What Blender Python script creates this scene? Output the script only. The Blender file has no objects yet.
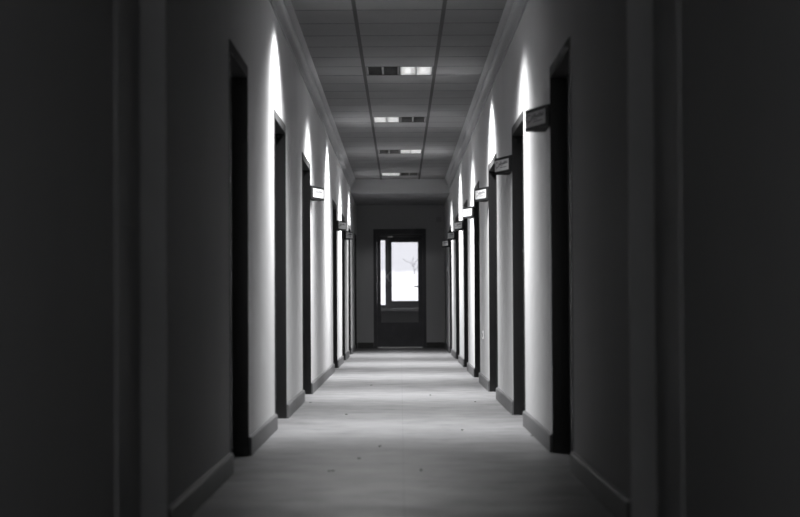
import bpy, bmesh, math, random
from mathutils import Vector, Matrix
random.seed(7)
C = bpy.context.scene.collection
SC = bpy.context.scene

# ---------------------------------------------------------------- measures (metres)
A = 0.779            # half width of the corridor
DU = 1.463           # metres per depth step along the corridor
EYE = 0.761
HC = EYE + 2.55*A    # suspended ceiling
HS = EYE + 2.27*A    # lower ceiling of the end bay
TOP = EYE + 1.565*A  # top of the door frames
Y_END = 22.7*DU
Y_BEAM = 20.25*DU
Y_OUT = 24.6*DU
Y_BACK = -0.6
TILE = 0.6
ROW0 = 10.87*DU      # centre of one light row
def row_y(k): return ROW0 + 7*TILE*k

LEFT = [(3.5,4.25),(5.84,6.53),(7.92,8.68),(10.17,11.04),(14.75,15.6),(17.04,17.8),(19.1,19.9),(21.72,22.45)]
RIGHT = [(3.55,4.35),(5.82,6.60),(8.06,8.86),(10.34,11.23),(12.62,13.46),(14.85,15.7),(17.05,18.0),(19.5,20.3)]

# ---------------------------------------------------------------- materials
def mat(name, col, rough=0.6, metal=0.0, spec=0.3, noise=None, bump=None):
    m = bpy.data.materials.new(name); m.use_nodes = True
    nt = m.node_tree; b = nt.nodes['Principled BSDF']
    if isinstance(col, (int, float)): col = (col, col, col)
    b.inputs['Base Color'].default_value = (*col, 1)
    b.inputs['Roughness'].default_value = rough
    b.inputs['Metallic'].default_value = metal
    b.inputs['Specular IOR Level'].default_value = spec
    tc = nt.nodes.new('ShaderNodeTexCoord')
    if noise:
        scale, amt, det = noise
        n = nt.nodes.new('ShaderNodeTexNoise'); n.inputs['Scale'].default_value = scale
        n.inputs['Detail'].default_value = det
        nt.links.new(tc.outputs['Object'], n.inputs['Vector'])
        r = nt.nodes.new('ShaderNodeMapRange')
        r.inputs['From Min'].default_value = 0.3; r.inputs['From Max'].default_value = 0.7
        r.inputs['To Min'].default_value = 1-amt; r.inputs['To Max'].default_value = 1+amt
        nt.links.new(n.outputs['Fac'], r.inputs['Value'])
        v = nt.nodes.new('ShaderNodeVectorMath'); v.operation = 'SCALE'
        v.inputs[0].default_value = col
        nt.links.new(r.outputs['Result'], v.inputs['Scale'])
        nt.links.new(v.outputs['Vector'], b.inputs['Base Color'])
    if bump:
        scale, st = bump
        n = nt.nodes.new('ShaderNodeTexNoise'); n.inputs['Scale'].default_value = scale
        n.inputs['Detail'].default_value = 4
        nt.links.new(tc.outputs['Object'], n.inputs['Vector'])
        bp = nt.nodes.new('ShaderNodeBump'); bp.inputs['Strength'].default_value = st
        bp.inputs['Distance'].default_value = 0.004
        nt.links.new(n.outputs['Fac'], bp.inputs['Height'])
        nt.links.new(bp.outputs['Normal'], b.inputs['Normal'])
    return m

M = {}
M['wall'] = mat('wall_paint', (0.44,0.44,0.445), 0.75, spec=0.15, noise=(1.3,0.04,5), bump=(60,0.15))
M['wall_backlit'] = mat('backlit_wall_paint', (0.22,0.22,0.225), 0.7, spec=0.15, noise=(1.3,0.04,5))  # wall paint darkened; the backlit shade is put into this colour
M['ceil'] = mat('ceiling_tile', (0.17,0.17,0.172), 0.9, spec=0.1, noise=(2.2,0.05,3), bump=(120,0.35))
M['bar'] = mat('ceiling_bar', 0.03, 0.7, spec=0.1, noise=(8,0.05,2))
M['gap'] = mat('tile_gap', 0.03, 0.8, spec=0.1, noise=(8,0.05,2))
M['cove'] = mat('cove_paint', (0.24,0.24,0.245), 0.6, spec=0.3, noise=(3,0.05,3))
M['skirt'] = mat('skirting_paint', (0.095,0.095,0.098), 0.5, spec=0.3, noise=(5,0.06,3))
M['skirt_dark'] = mat('skirting_dark', 0.05, 0.55, spec=0.2, noise=(5,0.05,3))
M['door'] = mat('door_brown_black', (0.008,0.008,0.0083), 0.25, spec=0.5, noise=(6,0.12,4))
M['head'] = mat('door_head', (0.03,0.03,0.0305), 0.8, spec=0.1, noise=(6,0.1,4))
M['lightened_door'] = mat('lightened_door', (0.48,0.48,0.485), 0.6, spec=0.15, noise=(6,0.05,4))  # nearest doors lightened; the fill light they lack is in their colour
M['wall_shaded'] = mat('shaded_wall_paint', (0.31,0.31,0.315), 0.75, spec=0.1, noise=(1.3,0.04,5), bump=(60,0.15))  # darker copy of the wall paint; end bay's shade is in the colour
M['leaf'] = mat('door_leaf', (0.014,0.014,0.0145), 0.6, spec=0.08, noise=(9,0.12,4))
M['steel'] = mat('brushed_steel', 0.5, 0.35, metal=1.0, noise=(40,0.05,2))
M['alu'] = mat('bright_aluminium', 0.75, 0.3, metal=1.0, noise=(30,0.05,2))
M['white'] = mat('white_enamel', 0.8, 0.4, spec=0.4, noise=(10,0.02,2))
M['offtube'] = mat('unlit_tube', 0.5, 0.3, spec=0.4, noise=(10,0.02,2))
M['housing'] = mat('grey_housing', 0.10, 0.7, spec=0.1, noise=(10,0.05,2))
M['darkalu'] = mat('dark_metal_louver_shade', 0.12, 0.5, metal=0.3, noise=(30,0.05,2))
M['signbody'] = mat('sign_frame', (0.010,0.010,0.0105), 0.7, spec=0.06, noise=(20,0.1,2))
M['paper'] = mat('sign_paper', (0.38,0.38,0.385), 0.7, spec=0.2, noise=(30,0.02,2))
M['ink'] = mat('sign_ink', (0.04,0.04,0.045), 0.7, spec=0.2, noise=(30,0.05,2))
M['plastic'] = mat('white_plastic', 0.82, 0.4, spec=0.4, noise=(20,0.02,2))
M['enddoor'] = mat('dark_end_door', (0.075,0.075,0.080), 0.6, spec=0.08, noise=(6,0.1,4))
M['winframe'] = mat('window_profile', (0.22,0.22,0.23), 0.5, spec=0.3, noise=(6,0.05,3))
M['dirt'] = mat('floor_dirt', 0.05, 0.9, spec=0.1, noise=(30,0.2,2))
M['bark'] = mat('shrub_bark', 0.30, 0.9, spec=0.1, noise=(10,0.1,3))

def emit(name, col, st):
    m = bpy.data.materials.new(name); m.use_nodes = True
    nt = m.node_tree; nt.nodes.clear()
    e = nt.nodes.new('ShaderNodeEmission'); o = nt.nodes.new('ShaderNodeOutputMaterial')
    e.inputs['Color'].default_value = (*col, 1); e.inputs['Strength'].default_value = st
    nt.links.new(e.outputs[0], o.inputs['Surface']); return m
M['tube'] = emit('lit_tube', (1,1,1), 6.5)

def glass_mat():
    m = bpy.data.materials.new('clear_glass'); m.use_nodes = True
    nt = m.node_tree; nt.nodes.clear()
    t = nt.nodes.new('ShaderNodeBsdfTransparent'); t.inputs['Color'].default_value = (0.94,0.94,0.95,1)
    g = nt.nodes.new('ShaderNodeBsdfGlossy'); g.inputs['Roughness'].default_value = 0.03
    g.inputs['Color'].default_value = (0.9,0.9,0.9,1)
    f = nt.nodes.new('ShaderNodeFresnel'); f.inputs['IOR'].default_value = 1.15
    x = nt.nodes.new('ShaderNodeMixShader'); o = nt.nodes.new('ShaderNodeOutputMaterial')
    nt.links.new(f.outputs[0], x.inputs['Fac']); nt.links.new(t.outputs[0], x.inputs[1])
    nt.links.new(g.outputs[0], x.inputs[2]); nt.links.new(x.outputs[0], o.inputs['Surface'])
    return m
M['glass'] = glass_mat()

def floor_mat():
    m = bpy.data.materials.new('grey_linoleum'); m.use_nodes = True
    nt = m.node_tree; N = nt.nodes; L = nt.links; b = N['Principled BSDF']
    tc = N.new('ShaderNodeTexCoord')
    def noise(scale, det, vec=None):
        n = N.new('ShaderNodeTexNoise'); n.inputs['Scale'].default_value = scale; n.inputs['Detail'].default_value = det
        L.new(vec or tc.outputs['Object'], n.inputs['Vector']); return n
    def rng(src, a, b_, c, d):
        r = N.new('ShaderNodeMapRange')
        for k, v in zip(('From Min','From Max','To Min','To Max'), (a,b_,c,d)): r.inputs[k].default_value = v
        L.new(src, r.inputs['Value']); return r.outputs['Result']
    def mul(p, q):
        n = N.new('ShaderNodeMath'); n.operation = 'MULTIPLY'; L.new(p, n.inputs[0]); L.new(q, n.inputs[1]); return n.outputs[0]
    cloud = rng(noise(2.4, 6).outputs['Fac'], 0.3, 0.7, 0.80, 1.15)     # scuffed, mottled sheet
    fine = rng(noise(26, 5).outputs['Fac'], 0.3, 0.7, 0.95, 1.05)
    smear = rng(noise(5.5, 8).outputs['Fac'], 0.56, 0.72, 1.0, 0.70)    # dirty smears
    sx = N.new('ShaderNodeSeparateXYZ'); L.new(tc.outputs['Object'], sx.inputs[0])
    su = N.new('ShaderNodeMath'); su.operation = 'SUBTRACT'; L.new(sx.outputs['X'], su.inputs[0]); su.inputs[1].default_value = 0.008
    ab = N.new('ShaderNodeMath'); ab.operation = 'ABSOLUTE'; L.new(su.outputs[0], ab.inputs[0])
    seam = rng(ab.outputs[0], 0.0012, 0.004, 0.72, 1.0)                   # welded sheet seam
    f = mul(mul(cloud, fine), mul(smear, seam))
    v = N.new('ShaderNodeVectorMath'); v.operation = 'SCALE'; v.inputs[0].default_value = (0.145,0.145,0.149)
    L.new(f, v.inputs['Scale']); L.new(v.outputs[0], b.inputs['Base Color'])
    L.new(rng(noise(3.5,5).outputs['Fac'], 0.3,0.7,0.42,0.58), b.inputs['Roughness'])
    b.inputs['Specular IOR Level'].default_value = 0.25
    return m
M['floor'] = floor_mat()

def snow_mat():
    m = bpy.data.materials.new('snowy_hillside'); m.use_nodes = True
    nt = m.node_tree; N = nt.nodes; L = nt.links; b = N['Principled BSDF']
    g = N.new('ShaderNodeNewGeometry'); s = N.new('ShaderNodeSeparateXYZ'); L.new(g.outputs['Position'], s.inputs[0])
    n = N.new('ShaderNodeTexNoise'); n.inputs['Scale'].default_value = 1.0; n.inputs['Detail'].default_value = 6
    mp = N.new('ShaderNodeVectorMath'); mp.operation = 'MULTIPLY'; mp.inputs[1].default_value = (1.1, 0.07, 1.0)
    L.new(g.outputs['Position'], mp.inputs[0]); L.new(mp.outputs[0], n.inputs['Vector'])
    ad = N.new('ShaderNodeMath'); ad.operation = 'MULTIPLY_ADD'; L.new(n.outputs['Fac'], ad.inputs[0]); ad.inputs[1].default_value = 2.4
    L.new(s.outputs['Z'], ad.inputs[2])
    r = N.new('ShaderNodeValToRGB')
    mr = N.new('ShaderNodeMapRange'); mr.inputs['From Min'].default_value = 2.8; mr.inputs['From Max'].default_value = 6.0
    L.new(ad.outputs[0], mr.inputs['Value']); L.new(mr.outputs[0], r.inputs['Fac'])
    e = r.color_ramp.elements
    e[0].position = 0; e[0].color = (0.88,0.88,0.90,1); e[1].position = 1; e[1].color = (0.60,0.60,0.62,1)
    k = r.color_ramp.elements.new(0.45); k.color = (0.58,0.58,0.60,1)
    k = r.color_ramp.elements.new(0.25); k.color = (0.86,0.86,0.88,1)
    L.new(r.outputs[0], b.inputs['Base Color']); b.inputs['Roughness'].default_value = 0.9
    return m
M['snow'] = snow_mat()

# ---------------------------------------------------------------- mesh helpers
class MB:
    def __init__(s): s.v = []; s.f = []
    def box(s, x0, x1, y0, y1, z0, z1):
        if x0 > x1: x0, x1 = x1, x0
        if y0 > y1: y0, y1 = y1, y0
        i = len(s.v)
        s.v += [(x0,y0,z0),(x1,y0,z0),(x1,y1,z0),(x0,y1,z0),(x0,y0,z1),(x1,y0,z1),(x1,y1,z1),(x0,y1,z1)]
        s.f += [tuple(i+k for k in q) for q in ((0,3,2,1),(4,5,6,7),(0,1,5,4),(1,2,6,5),(2,3,7,6),(3,0,4,7))]
        return s
    def prism(s, poly, axis, t0, t1):
        """extrude a closed 2D polygon along an axis"""
        def p(u, v, t):
            return {'y': (u,t,v), 'z': (u,v,t), 'x': (t,u,v)}[axis]
        i = len(s.v); n = len(poly)
        s.v += [p(u,v,t0) for u,v in poly] + [p(u,v,t1) for u,v in poly]
        s.f.append(tuple(range(i, i+n))); s.f.append(tuple(range(i+2*n-1, i+n-1, -1)))
        for k in range(n):
            l = (k+1) % n; s.f.append((i+k, i+n+k, i+n+l, i+l))
        return s
    def tube(s, pts, r, n=10):
        pts = [Vector(p) for p in pts]; rings = []
        for k, p in enumerate(pts):
            d = (pts[min(k+1, len(pts)-1)] - pts[max(k-1, 0)]).normalized()
            ref = Vector((0,0,1)) if abs(d.z) < 0.9 else Vector((1,0,0))
            a = d.cross(ref).normalized(); b = d.cross(a)
            rr = r[k] if isinstance(r, (list, tuple)) else r
            i = len(s.v)
            s.v += [tuple(p + a*rr*math.cos(2*math.pi*j/n) + b*rr*math.sin(2*math.pi*j/n)) for j in range(n)]
            rings.append(i)
        for q in range(len(rings)-1):
            for j in range(n):
                l = (j+1) % n
                s.f.append((rings[q]+j, rings[q]+l, rings[q+1]+l, rings[q+1]+j))
        s.f.append(tuple(rings[0]+j for j in range(n)))
        s.f.append(tuple(rings[-1]+j for j in reversed(range(n))))
        return s
    def build(s, name, m, parent=None, bevel=0, smooth=False, loc=None):
        me = bpy.data.meshes.new(name); me.from_pydata(s.v, [], s.f)
        bm = bmesh.new(); bm.from_mesh(me); bmesh.ops.recalc_face_normals(bm, faces=bm.faces)
        if bevel:
            bmesh.ops.bevel(bm, geom=[e for e in bm.edges], offset=bevel, segments=2, affect='EDGES', clamp_overlap=True)
        bm.to_mesh(me); bm.free()
        if smooth:
            for p in me.polygons: p.use_smooth = True
        me.materials.append(m)
        o = bpy.data.objects.new(name, me); C.objects.link(o)
        if parent: o.parent = parent
        if loc: o.location = loc
        return o

def empty(name, loc):
    o = bpy.data.objects.new(name, None); C.objects.link(o); o.location = loc
    o.empty_display_size = 0.1; return o
def tag(o, label, cat, group=None):
    o['label'] = label; o['category'] = cat
    if group: o['group'] = group
    return o
def struct(o, label, cat):
    o['kind'] = 'structure'; o['label'] = label; o['category'] = cat; return o

# ---------------------------------------------------------------- shell
WT = 0.22
def side_wall(sx, doors, name, label):
    m = MB(); xs = (sx*A, sx*(A+WT)); y = Y_BACK
    for n, f in doors:
        m.box(*xs, y, n*DU, 0, HC+0.25); m.box(*xs, n*DU, f*DU, TOP, HC+0.25); y = f*DU
    m.box(*xs, y, Y_OUT+0.3, 0, HC+0.25)
    return struct(m.build(name, M['wall']), label, 'wall')
side_wall(-1, LEFT, 'wall_left', 'pale painted left corridor wall with streaks of lamplight between dark doors')
side_wall(1, RIGHT, 'wall_right', 'pale painted right corridor wall with streaks of lamplight between dark doors')
f = MB().box(-A-WT, A+WT, Y_BACK-0.2, Y_OUT+0.3, -0.12, 0).build('floor', M['floor'])
struct(f, 'grey linoleum corridor floor with a centre seam', 'floor')

# ceiling: tiles, bars and holes for the lights
XE = A*0.905
LIGHTS = [-1, 0, 1, 2, 3]
holes = [row_y(k) for k in LIGHTS]
tiles = MB()
y = ROW0 - TILE/2
while y > Y_BACK: y -= TILE
ys = []
while y < Y_BEAM: ys.append(y); y += TILE
ceiling_bars = MB(); gaps = MB()
for y0 in ys:
    y1 = min(y0+TILE, Y_BEAM)
    mid = y0+TILE/2
    for x0, x1 in ((-A-0.02,-0.3),(-0.3,0.3),(0.3,A+0.02)):
        if x0 == -0.3 and any(abs(mid-h) < 0.1 for h in holes): continue
        a0 = x0+0.012 if x0 > -0.5 else x0; a1 = x1-0.012 if x1 < 0.5 else x1
        if y1-y0 > 0.03: tiles.box(a0, a1, max(y0,Y_BACK)+0.010, y1-0.010, HC, HC+0.018)
    if y0 > Y_BACK: gaps.box(-A-0.02, A+0.02, y0-0.010, y0+0.010, HC, HC+0.02)
for x in (-0.3, 0.3):
    ceiling_bars.box(x-0.0135, x+0.0135, Y_BACK, Y_BEAM, HC-0.002, HC+0.022)
ceil = tiles.build('ceiling', M['ceil'], bevel=0.002)
struct(ceil, 'suspended ceiling of square pale tiles running down the corridor', 'ceiling')
ceiling_bars.build('grid_rail', M['bar'], ceil)
gaps.build('cross_rail', M['bar'], ceil)
slab = MB().box(-A-WT, A+WT, Y_BACK-0.2, Y_OUT+0.3, HC+0.25, HC+0.4).build('ceiling_slab', M['gap'])
struct(slab, 'structural slab above the suspended ceiling', 'ceiling')
low = MB().box(-A, A, Y_BEAM, Y_OUT, HS, HC+0.25).build('ceiling_lowered', M['wall_shaded'])
struct(low, 'lowered ceiling beam across the far end of the corridor', 'ceiling')

# coves
def cove(sx, name, label):
    z0 = EYE+2.35*A
    prof = [(A,z0-0.006),(A-0.012,z0-0.006),(A-0.014,z0+0.012)]
    for k in range(9):
        t = k/8*math.pi/2
        prof.append((A-0.016-0.026*(1-math.cos(t)), z0+0.016+0.068*math.sin(t)))
    zr = prof[-1][1]
    prof += [(A-0.050,zr+0.002),(A-0.052,zr+0.014),(A-0.046,zr+0.018),(A-0.058,zr+0.05),(A*0.912,HC-0.008),(A*0.905,HC-0.001),(A,HC-0.001)]
    o = MB().prism([(sx*u, v) for u, v in prof], 'y', Y_BACK, Y_BEAM-0.001).build(name, M['cove'])
    struct(o, label, 'trim')
cove(-1, 'trim_1', 'moulded cove along the top of the left wall')
cove(1, 'trim_2', 'moulded cove along the top of the right wall')

# skirting
def skirting(sx, doors, name, label):
    m = MB(); y = Y_BACK
    def seg(y0, y1):
        if y1-y0 < 0.03: return
        m.prism([(sx*A,0),(sx*(A-0.018),0),(sx*(A-0.018),0.086),(sx*(A-0.012),0.094),(sx*A,0.096)], 'y', y0, y1)
    for n, f in doors:
        seg(y, n*DU-0.001); y = f*DU+0.001
    seg(y, Y_END-0.001)
    struct(m.build(name, M['skirt']), label, 'baseboard')
skirting(-1, LEFT, 'baseboard_left', 'grey skirting board along the left wall')
skirting(1, RIGHT, 'baseboard_right', 'grey skirting board along the right wall')

# ---------------------------------------------------------------- side doors
DN = [0]
ORD = ['nearest, mostly lost in the dark', 'second from the camera', 'third from the camera', 'fourth from the camera',
       'fifth from the camera', 'sixth from the camera', 'seventh from the camera', 'farthest, last before the end wall']
def side_door(sx, n, f, idx):
    DN[0] += 1
    side = 'left' if sx < 0 else 'right'
    y0, y1 = n*DU, f*DU; w = y1-y0
    e = empty('door_%d' % DN[0], (sx*A, (y0+y1)/2, 0))
    struct(e, 'dark doorway with closed door on the %s wall, %s' % (side, ORD[idx]), 'door')
    h = w/2; g = 0.0008; T = TOP-g
    fm, lm, hm = (M['lightened_door'],)*3 if idx == 0 else (M['door'], M['leaf'], M['head'])
    J = 0.02
    fr = MB()
    fr.box(-sx*0.006, sx*0.15, -h+g, -h+J, 0, T)
    fr.box(-sx*0.006, sx*0.15, h-J, h-g, 0, T)
    # rebate stops
    fr.box(sx*0.125, sx*0.15, -h+J, -h+J+0.012, 0, T-0.055)
    fr.box(sx*0.125, sx*0.15, h-J-0.012, h-J, 0, T-0.055)
    frame = fr.build('door_frame', fm, e)
    MB().box(-sx*0.006, sx*0.15, -h+J, h-J, T-0.055, T).build('head_jamb', hm, frame)
    lf = MB()
    b0, b1 = -h+J+0.002, h-J-0.002; zt = T-0.058
    lf.box(sx*0.080, sx*0.118, b0, b1, 0.006, zt)
    leaf = lf.build('door_leaf', lm, e)
    # raised panels on the leaf
    pm = MB()
    for za, zb in ((0.16,0.86),(1.02,zt-0.14)):
        pm.box(sx*0.074, sx*0.081, b0+0.12, b1-0.12, za, zb)
    pm.build('door_panel', lm, leaf)
    hb = MB()
    yh = b0+0.06
    hb.box(sx*0.073, sx*0.080, yh-0.02, yh+0.02, 0.90, 1.10)
    hb.tube([(sx*0.074,yh,1.04),(sx*0.040,yh,1.04)], 0.008)
    hb.tube([(sx*0.042,yh-0.006,1.04),(sx*0.040,yh+0.05,1.04),(sx*0.042,yh+0.11,1.037)], 0.008)
    hb.build('door_handle', M['darkalu'], e)
    return e
for i, (n, f) in enumerate(LEFT): side_door(-1, n, f, i)
for i, (n, f) in enumerate(RIGHT): side_door(1, n, f, i)

# ---------------------------------------------------------------- end partition, glazed door
DX0, DX1, DTOP = -0.469, 0.442, 2.105
m = MB()
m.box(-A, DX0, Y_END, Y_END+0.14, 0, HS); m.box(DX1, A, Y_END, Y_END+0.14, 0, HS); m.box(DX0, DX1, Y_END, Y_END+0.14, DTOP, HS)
struct(m.build('wall_far', M['wall_shaded']), 'unlit end wall of the corridor around the glazed door', 'wall')
m = MB()
m.box(-A+0.019, DX0-0.012, Y_END-0.016, Y_END, 0, 0.10); m.box(DX1+0.012, A-0.019, Y_END-0.016, Y_END, 0, 0.10)
struct(m.build('baseboard_far', M['skirt_dark']), 'dark skirting either side of the end door', 'baseboard')

ed = empty('door_%d' % (DN[0]+1), ((DX0+DX1)/2, Y_END, 0))
struct(ed, 'dark end door with a large glass pane letting in daylight', 'door')
cx = (DX0+DX1)/2
def X(v): return v-cx
fr = MB()
fr.box(X(DX0)-0.01, X(DX0)+0.05, -0.012, 0.12, 0, DTOP); fr.box(X(DX1)-0.05, X(DX1)+0.01, -0.012, 0.12, 0, DTOP)
fr.box(X(DX0)+0.05, X(DX1)-0.05, -0.012, 0.12, DTOP-0.09, DTOP)
fr.build('door_frame', M['enddoor'], ed)
GX0, GX1, GZ0, GZ1 = -0.363, 0.327, 0.44, 1.945
lf = MB()
l0, l1, lt = DX0+0.052, DX1-0.052, DTOP-0.093
lf.box(X(l0), X(GX0), 0.02, 0.065, 0.022, lt); lf.box(X(GX1), X(l1), 0.02, 0.065, 0.022, lt)
lf.box(X(GX0), X(GX1), 0.02, 0.065, 0.022, GZ0); lf.box(X(GX0), X(GX1), 0.02, 0.065, GZ1, lt)
leaf = lf.build('door_leaf', M['enddoor'], ed)
bd = MB()
for a in ((GX0-0.0,GX0+0.012,GZ0,GZ1),(GX1-0.012,GX1,GZ0,GZ1),(GX0+0.012,GX1-0.012,GZ0,GZ0+0.012),(GX0+0.012,GX1-0.012,GZ1-0.012,GZ1)):
    bd.box(X(a[0]), X(a[1]), 0.016, 0.032, a[2], a[3])
bd.build('glazing_bead', M['enddoor'], leaf)
MB().box(X(GX0)+0.001, X(GX1)-0.001, 0.040, 0.046, GZ0+0.001, GZ1-0.001).build('pane', M['glass'], leaf)
MB().box(X(GX0), X(GX1), 0.008, 0.0195, GZ1+0.018, GZ1+0.032).build('top_rail', M['darkalu'], leaf)['label'] = 'thin pale metal rail'
MB().box(X(-0.225), X(-0.135), 0.001, 0.0078, GZ1+0.012, GZ1+0.032).build('rail_catch', M['steel'], leaf)['label'] = 'small bright catch on the rail'
hb = MB()
hb.box(X(0.345), X(0.375), 0.012, 0.0195, 0.95, 1.13)
hb.tube([(X(0.36),0.014,1.088),(X(0.36),-0.035,1.088)], 0.009)
hb.tube([(X(0.366),-0.033,1.088),(X(0.30),-0.037,1.088),(X(0.243),-0.034,1.085)], 0.010)
hb.build('door_handle', M['enddoor'], ed)
MB().box(X(l0)+0.02, X(l1)-0.02, -0.02, 0.07, 0, 0.018).build('threshold', M['steel'], ed)['label'] = 'bright metal threshold strip'

# ---------------------------------------------------------------- window beyond the end door
WX0, WX1, WZ0, WZ1 = -0.66, 0.41, 0.66, 2.08
m = MB()
m.box(-A, WX0, Y_OUT, Y_OUT+0.3, 0, HC+0.25); m.box(WX1, A, Y_OUT, Y_OUT+0.3, 0, HC+0.25)
m.box(WX0, WX1, Y_OUT, Y_OUT+0.3, 0, WZ0); m.box(WX0, WX1, Y_OUT, Y_OUT+0.3, WZ1, HC+0.25)
struct(m.build('wall_outer', M['wall_backlit']), 'outer wall with a window behind the glazed end door', 'wall')
wx = (WX0+WX1)/2
win = empty('window_1', (wx, Y_OUT+0.05, WZ0))
struct(win, 'two-part window with a bright snowy view behind the glazed door', 'window')
def WX(v): return v-wx
def frame_box(mb, x0, x1, z0, z1, t, ya, yb):
    mb.box(WX(x0), WX(x0)+t, ya, yb, z0-WZ0, z1-WZ0); mb.box(WX(x1)-t, WX(x1), ya, yb, z0-WZ0, z1-WZ0)
    mb.box(WX(x0)+t, WX(x1)-t, ya, yb, z0-WZ0, z0-WZ0+t); mb.box(WX(x0)+t, WX(x1)-t, ya, yb, z1-WZ0-t, z1-WZ0)
fm = MB(); frame_box(fm, WX0+0.001, WX1-0.001, WZ0+0.001, WZ1-0.001, 0.03, 0.0, 0.07)
fm.box(WX(-0.292), WX(-0.252), 0.0, 0.07, 0.031, WZ1-WZ0-0.031)
fm.build('window_frame', M['winframe'], win)
fs = MB(); frame_box(fs, WX0+0.032, -0.293, WZ0+0.032, WZ1-0.032, 0.06, 0.008, 0.06)
# narrow side light: thin frame so that its pane runs up to the mullion
fs = MB(); z0, z1 = 0.765, 2.005
fs.box(WX(WX0+0.032), WX(-0.293), 0.008, 0.06, WZ0+0.032-WZ0, z0-WZ0); fs.box(WX(WX0+0.032), WX(-0.293), 0.008, 0.06, z1-WZ0, WZ1-0.032-WZ0)
fs.box(WX(WX0+0.032), WX(WX0+0.10), 0.008, 0.06, z0-WZ0, z1-WZ0)
s1 = fs.build('side_sash', M['winframe'], win)
MB().box(WX(WX0+0.10), WX(-0.293), 0.03, 0.036, z0-WZ0, z1-WZ0).build('pane', M['glass'], s1)
fs = MB(); px0, px1, pz0, pz1 = -0.17, 0.334, 0.84, 1.965
fs.box(WX(-0.251), WX(px0), -0.01, 0.06, 0.032, WZ1-WZ0-0.032); fs.box(WX(px1), WX(WX1-0.032), -0.01, 0.06, 0.032, WZ1-WZ0-0.032)
fs.box(WX(px0), WX(px1), -0.01, 0.06, 0.032, pz0-WZ0); fs.box(WX(px0), WX(px1), -0.01, 0.06, pz1-WZ0, WZ1-WZ0-0.032)
s2 = fs.build('opening_sash', M['winframe'], win)
MB().box(WX(px0), WX(px1), 0.03, 0.036, pz0-WZ0, pz1-WZ0).build('pane', M['glass'], s2)
hz = 1.305-WZ0
hm = MB().box(WX(-0.262), WX(-0.228), -0.022, -0.0105, hz-0.04, hz+0.04)
hm.tube([(WX(-0.245),-0.02,hz),(WX(-0.245),-0.045,hz)], 0.012)
hm.tube([(WX(-0.275),-0.045,hz),(WX(-0.235),-0.05,hz+0.03),(WX(-0.19),-0.055,hz+0.10)], [0.016,0.014,0.010])
hm.tube([(WX(-0.265),-0.047,hz+0.005),(WX(-0.24),-0.052,hz-0.035),(WX(-0.215),-0.055,hz-0.10)], [0.014,0.012,0.009])
hm.build('window_handle', M['alu'], s2)['label'] = 'pale bright handle'
MB().box(WX(WX0)-0.03, WX(WX1)+0.03, -0.16, 0.0, -0.03, 0.0).build('window_sill', M['winframe'], win)

# snowy slope outside
bm = MB(); nx, ny = 24, 40
for j in range(ny+1):
    for i in range(nx+1):
        yy = Y_OUT+0.3+1 + j/ny*150; xx = -30+60*i/nx
        d = max(0, yy-Y_OUT-6)
        zz = -0.4 + 0.050*d + 0.25*math.sin(xx*0.31+j*0.2)*min(1, d/40) + random.uniform(-.06,.06)*min(1, d/30)
        bm.v.append((xx, yy, zz))
for j in range(ny):
    for i in range(nx):
        k = j*(nx+1)+i; bm.f.append((k, k+1, k+nx+2, k+nx+1))
struct(bm.build('ground_outside', M['snow'], smooth=True), 'snowy slope outside the far window', 'ground')

# bare twigs on the slope
sy = 100.0; gz = -0.4 + 0.05*(sy-Y_OUT-6) - 0.25
sh = empty('bare_shrub', (0.72, sy, gz))
tag(sh, 'thin bare shrub on the snowy slope, seen through the large pane of the end door', 'shrub')
MB().tube([(0,0,0),(0.02,0,0.3),(-0.03,0,0.62)], [0.035,0.03,0.022]).build('stem', M['bark'], sh)
for pts in ([(-0.01,0,0.5),(-0.2,0.05,0.78),(-0.42,0.05,0.83),(-0.6,0.1,0.98)], [(-0.03,0,0.6),(0.12,-0.05,0.85),(0.3,0,1.02),(0.42,0.05,1.06)],
            [(0.02,0,0.35),(0.2,0.1,0.55),(0.36,0.1,0.62)], [(-0.03,0,0.6),(-0.08,0.1,0.86),(-0.02,0.1,1.1)]):
    MB().tube(pts, [0.024,0.02,0.016,0.012][:len(pts)], 6).build('branch', M['bark'], sh)

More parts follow.
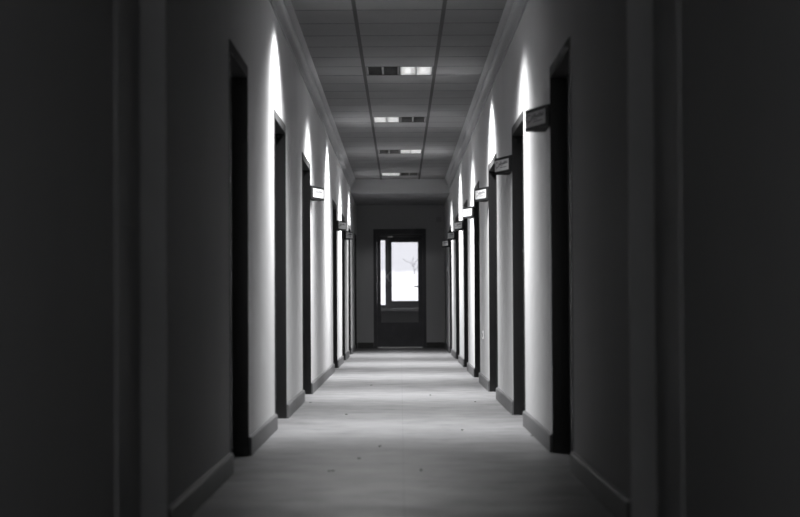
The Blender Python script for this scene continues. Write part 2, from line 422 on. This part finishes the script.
# ---------------------------------------------------------------- ceiling lights
def lamp(name, parent, loc, power, off=0.0, strip=0.0, sig=0.85, throw=0.0):
    ld = bpy.data.lights.new(name, 'SPOT'); ld.energy = power; ld.spot_size = math.radians(160); ld.spot_blend = 0.1
    ld.shadow_soft_size = 0.035; ld.color = (1,1,1)
    ld.use_nodes = True; nt = ld.node_tree; N = nt.nodes; L = nt.links
    em = [n for n in N if n.type == 'EMISSION'][0]
    tc = N.new('ShaderNodeTexCoord'); s = N.new('ShaderNodeSeparateXYZ'); L.new(tc.outputs['Normal'], s.inputs[0])
    def math_(op, a, b=None):
        n = N.new('ShaderNodeMath'); n.operation = op
        for k, v in enumerate((a, b)):
            if v is None: continue
            if isinstance(v, (int, float)): n.inputs[k].default_value = v
            else: L.new(v, n.inputs[k])
        return n.outputs[0]
    cz = math_('MAXIMUM', math_('ABSOLUTE', s.outputs['Z']), 0.02)
    r = N.new('ShaderNodeMapRange'); r.interpolation_type = 'SMOOTHERSTEP'
    r.inputs['From Min'].default_value = CUT[0]; r.inputs['From Max'].default_value = CUT[1]
    L.new(cz, r.inputs['Value'])
    ty = math_('SUBTRACT', math_('DIVIDE', s.outputs['Y'], cz), off)
    g = math_('POWER', 2.71828, math_('MULTIPLY', math_('MULTIPLY', ty, ty), -1/(sig*sig)))
    g = math_('ADD', math_('MULTIPLY', g, 1-WIDE), WIDE)
    if strip:   # added narrow band along the corridor axis, brightens the near floor
        tx = math_('DIVIDE', s.outputs['X'], cz)
        h = math_('POWER', 2.71828, math_('MULTIPLY', math_('MULTIPLY', tx, tx), -1/(0.24*0.24)))
        g = math_('MAXIMUM', g, math_('MULTIPLY', h, strip))
    st = math_('MULTIPLY', math_('MULTIPLY', r.outputs['Result'], g), math_('POWER', cz, -BAT))
    if throw:   # added forward spill on the last lamp, brightens the lower end wall
        sp = math_('POWER', 2.71828, math_('MULTIPLY', math_('MULTIPLY', s.outputs['X'], s.outputs['X']), -1/(0.2*0.2)))
        mr = N.new('ShaderNodeMapRange'); mr.interpolation_type = 'SMOOTHSTEP'
        mr.inputs['From Min'].default_value = 0.35; mr.inputs['From Max'].default_value = 0.85
        L.new(s.outputs['Y'], mr.inputs['Value'])
        st = math_('ADD', st, math_('MULTIPLY', math_('MULTIPLY', sp, mr.outputs['Result']), throw))
    L.new(st, em.inputs['Strength'])
    o = bpy.data.objects.new(name, ld); C.objects.link(o); o.parent = parent; o.location = loc
    return o
CUT = (0.33, 0.60); SIG = 0.85; WIDE = 0.08; BAT = -1.6
POW = 1200
NAMES = {-1: 'recessed ceiling light nearest the camera, left half lit, above the first bright wall streaks',
         0: 'largest recessed ceiling light in view, right half lit, left half dark',
         1: 'second recessed ceiling light down the corridor, left half lit',
         2: 'third recessed ceiling light down the corridor, right half lit',
         3: 'farthest recessed ceiling light, left half lit, just before the beam'}
def ceiling_light(k):
    lit = -1 if k % 2 else 1
    e = empty('ceiling_light', (0, row_y(k), HC))
    tag(e, NAMES[k], 'ceiling light', 'recessed ceiling lights')
    H = 0.2864; D = 0.11
    hs = MB()
    hs.box(-H, H, -H, -H+0.012, 0, D); hs.box(-H, H, H-0.012, H, 0, D)
    hs.box(-H, -H+0.012, -H+0.012, H-0.012, 0, D); hs.box(H-0.012, H, -H+0.012, H-0.012, 0, D)
    hs.box(-H+0.012, H-0.012, -H+0.012, H-0.012, D-0.008, D)
    hs.box(-0.006, 0.006, -H+0.012, H-0.012, 0, D-0.008)
    hs.build('housing', M['housing'], e)
    for sx in (-1, 1):
        on = sx == lit
        lv = MB(); x0, x1 = sx*0.008, sx*(H-0.014)
        xm = (x0+x1)/2
        # two parabolic troughs: side wedges and cross blades
        for xc in (x0, xm, x1):
            w = 0.009
            lv.prism([(xc-0.0015,0.06),(xc+0.0015,0.06),(xc+w,0.004),(xc-w,0.004)] if xc == xm else
                     ([(xc,0.06),(xc+(0.002 if xc < xm else -0.002),0.06),(xc+(w if xc < xm else -w),0.004),(xc,0.004)]), 'y', -H+0.014, H-0.014)
        for q in range(5):
            yy = -H+0.06 + q*(2*H-0.12)/4
            lv.box(min(x0,x1)+0.009, xm-0.009, yy-0.0015, yy+0.0015, 0.006, 0.034)
            lv.box(xm+0.009, max(x0,x1)-0.009, yy-0.0015, yy+0.0015, 0.006, 0.034)
        o = lv.build('louver', M['alu'] if on else M['darkalu'], e)  # unlit half takes a darker metal, its shade set by colour
        if on:
            rf = MB()
            rf.box(min(x0,x1)+0.002, max(x0,x1)-0.002, H-0.022, H-0.0135, 0.0, 0.05)
            xe = lit*(H-0.0135); rf.box(xe-lit*0.012, xe, -H+0.014, H-0.023, 0.0, 0.05)
            rf.build('lit_lining', M['white'], e)  # white lining added to the lit half alone, stands for lamplit housing walls
        o['label'] = 'bright lit louvre half' if on else 'dark unlit louvre half'
        for xc in ((x0+xm)/2, (xm+x1)/2):
            t = MB().tube([(xc,-H+0.02,0.062),(xc,H-0.02,0.062)], 0.013, 12).build('tube', M['tube'] if on else M['offtube'], e, smooth=False)
            t['label'] = 'glowing fluorescent tube' if on else 'unlit fluorescent tube'
    lamp('lamp', e, (lit*0.145, 0, -0.004), POW*(0.85 if k < 0 else 1), 0.24 if k < 0 else 0.0, 0.5 if k < 0 else 0.0, SIG, 0.10 if k == 3 else 0.0)
for k in LIGHTS: ceiling_light(k)

# ---------------------------------------------------------------- wedge shaped name signs beside the doors
P_, L_, SH = 0.109, 0.345, 0.114
def ribbon(mb, pts, w, to3):
    for (a, b), (c, d) in zip(pts, pts[1:]):
        n = Vector((-(d-b), c-a));
        if n.length < 1e-6: continue
        n.normalize(); n *= w/2
        i = len(mb.v)
        for t in (0.0, 0.0006):
            for u, v in ((a-n.x,b-n.y),(c-n.x,d-n.y),(c+n.x,d+n.y),(a+n.x,b+n.y)): mb.v.append(to3(u, v, t))
        mb.f += [(i,i+1,i+2,i+3),(i+7,i+6,i+5,i+4)] + [(i+k, i+4+k, i+4+(k+1)%4, i+(k+1)%4) for k in range(4)]
def door_sign(sx):
    e = empty('door_sign', (sx*A, 0, EYE+1.18*A))
    I = -sx                                                     # into the corridor
    poly = [(I*0.0015,0.0),(I*0.014,0.0),(I*P_,L_-0.004),(I*(P_-0.004),L_),(I*0.0015,L_)]
    body = MB().prism(poly, 'z', 0, SH).build('sign_body', M['signbody'], e)
    p0 = Vector((I*0.014,0.0,0)); p1 = Vector((I*P_,L_-0.004,0)); d = (p1-p0); ln = d.length; d.normalize()
    nrm = Vector((d.y, -d.x, 0));
    if nrm.y > 0: nrm = -nrm
    # reading direction: left to right as seen from the corridor
    def to3(u, v, t):
        uu = u if sx < 0 else ln-u
        p = p0 + d*uu + nrm*(0.0022+t); return (p.x, p.y, v)
    def slab(u0, u1, v0, v1, t0, t1):
        mb = MB()
        for t in (t0, t1):
            for u, v in ((u0,v0),(u1,v0),(u1,v1),(u0,v1)):
                p = p0 + d*u + nrm*t; mb.v.append((p.x, p.y, v))
        mb.f += [(0,1,2,3),(7,6,5,4)] + [(k, 4+k, 4+(k+1)%4, (k+1)%4) for k in range(4)]
        return mb
    pan = slab(0.042, ln-0.016, 0.019, SH-0.019, 0.0003, 0.0021).build('sign_panel', M['paper'], e)
    tx = MB(); b = 0.019
    # looping emblem, then a line of handwriting-like lettering and a finer line below (unreadable in the photograph)
    lo = [(0.062+0.022*math.cos(t)*(1+0.1*t), b+0.046+0.020*math.sin(t)) for t in [0.6+q*0.45 for q in range(13)]]
    ribbon(tx, lo, 0.004, to3)
    ribbon(tx, [(0.045,b+0.016),(0.07,b+0.030),(0.12,b+0.036),(0.19,b+0.034)], 0.003, to3)
    u = 0.105; rr = random.Random(3)
    while u < 0.29:
        hh = rr.choice((0.014,0.015,0.024)); ww = rr.uniform(0.009,0.013)
        ribbon(tx, [(u,b+0.042),(u+ww*0.3,b+0.042+hh)], 0.0035, to3)
        ribbon(tx, [(u+ww*0.3,b+0.042+hh*0.9),(u+ww*0.8,b+0.042+hh*0.6),(u+ww,b+0.042)], 0.003, to3)
        u += ww+0.005
    u = 0.13
    while u < 0.27:
        ww = rr.uniform(0.006,0.014); ribbon(tx, [(u,b+0.022),(u+ww,b+0.023)], 0.004, to3); u += ww+0.004
    tx.build('lettering', M['ink'], pan)
    return e
def copy_tree(o, parent=None):
    c = o.copy(); C.objects.link(c)
    if parent: c.parent = parent
    for ch in list(o.children): copy_tree(ch, c)
    return c
def place_signs(sx, items):
    proto = door_sign(sx)
    kids = list(proto.children)
    for i, (far, lab) in enumerate(items):
        o = proto if i == 0 else copy_tree(proto)
        o.location.y = far*DU + 0.006
        tag(o, lab, 'sign', 'name signs beside the doors')
place_signs(1, [(RIGHT[1][1], 'big blurred unlit dark wedge sign nearest the camera on the right wall'),
                (RIGHT[2][1], 'second name sign from the camera on the right wall, grey shaded panel'),
                (RIGHT[3][1], 'third name sign from the camera on the right wall, bright white panel'),
                (RIGHT[4][1], 'fourth name sign from the camera on the right wall'),
                (RIGHT[5][1], 'fifth name sign from the camera on the right wall'),
                (RIGHT[6][1], 'last but one name sign on the right wall'),
                (RIGHT[7][1], 'tiny farthest name sign on the right wall, before the dark end wall')])
place_signs(-1, [(LEFT[3][1], 'nearest and largest name sign on the left wall, bright white panel'),
                 (LEFT[4][1], 'middle of the three name signs on the left wall'),
                 (LEFT[5][1], 'farthest of the three name signs on the left wall')])

# ---------------------------------------------------------------- small wall fittings
s = empty('wall_socket', (A, 12.12*DU, 0.475))
tag(s, 'small pale wall socket low on the right wall between two dark doors', 'socket')
MB().box(-0.008, -0.0005, -0.04, 0.04, -0.04, 0.04).build('cover_plate', M['plastic'], s, bevel=0.002)
MB().tube([(-0.012,0,0),(-0.0082,0,0)], 0.02, 16).build('insert', M['skirt'], s)
s = empty('light_switch', (A, 21.3*DU, 1.35))
tag(s, 'small white light switch on the right wall near the end door', 'light switch')
MB().box(-0.009, -0.0005, -0.04, 0.04, -0.04, 0.04).build('cover_plate', M['plastic'], s, bevel=0.002)
MB().box(-0.014, -0.0092, -0.025, 0.025, -0.028, 0.028).build('rocker', M['white'], s, bevel=0.001)
s = empty('junction_box', (0.765-0.0, Y_END, 2.27))
s.location.x = 0.68
tag(s, 'small square box high on the dark end wall right of the door', 'junction box')
MB().box(-0.045, 0.045, -0.03, 0.002, -0.045, 0.045).build('box_body', M['cove'], s, bevel=0.003)
MB().box(-0.038, 0.038, -0.034, -0.0302, -0.038, 0.038).build('lid', M['cove'], s)

dm = MB(); rr = random.Random(11)
for px, py in ((309,402),(357,458),(380,446),(462,430),(529,436),(474,402),(312,385),(345,414),(430,395),(371,385),(418,470),(330,470)):
    D = 0.9765*1000/(py-305); x = (px-400.5)*D/1000*A; yy = D*DU
    for q in range(2):
        r = rr.uniform(0.004,0.008); ox, oy = rr.uniform(-.01,.01), rr.uniform(-.03,.03)
        dm.prism([(x+ox+r*math.cos(t)*rr.uniform(.6,1.2), yy+oy+2.2*r*math.sin(t)*rr.uniform(.6,1.2)) for t in [k*math.pi/3 for k in range(6)]], 'z', 0.0002, 0.004)
o = dm.build('floor_dirt', M['dirt']); o['kind'] = 'stuff'; tag(o, 'scattered dark specks of dirt on the grey floor', 'dirt')

# ---------------------------------------------------------------- daylight
w = bpy.data.worlds.new('World'); SC.world = w; w.use_nodes = True
bg = w.node_tree.nodes['Background']; bg.inputs['Color'].default_value = (0.985,0.99,1,1); bg.inputs['Strength'].default_value = 1.15
sd = bpy.data.lights.new('sun', 'SUN'); sd.energy = 2.6; sd.angle = math.radians(3)
so = bpy.data.objects.new('sun', sd); C.objects.link(so); so.location = (0, 30, 12); so.rotation_euler = (math.radians(42), 0, math.radians(10))

# ---------------------------------------------------------------- camera
cd = bpy.data.cameras.new('camera'); cam = bpy.data.objects.new('camera', cd); C.objects.link(cam); SC.camera = cam
FPX = 1000*DU/A
cd.sensor_width = 36; cd.lens = FPX/800*36; cd.clip_end = 500; cd.clip_start = 0.05
cam.location = (0, 0, EYE)
pitch = math.atan(46.5/FPX); roll = math.radians(-0.31); yaw = math.atan(0.5/FPX)
cam.rotation_mode = 'QUATERNION'
R = Matrix.Rotation(yaw, 4, 'Z') @ Matrix.Rotation(math.pi/2+pitch, 4, 'X') @ Matrix.Rotation(roll, 4, 'Z')
cam.rotation_quaternion = R.to_quaternion()
cd.dof.use_dof = True; cd.dof.focus_distance = 12.5*DU; cd.dof.aperture_fstop = 3.2

vs = SC.view_settings
SC.display_settings.display_device = 'sRGB'
vs.view_transform = 'Standard'; vs.look = 'None'; vs.exposure = 0; vs.gamma = 1; vs.use_curve_mapping = False
SC.cycles.max_bounces = 12; SC.cycles.diffuse_bounces = 6
SC.cycles.sample_clamp_indirect = 4
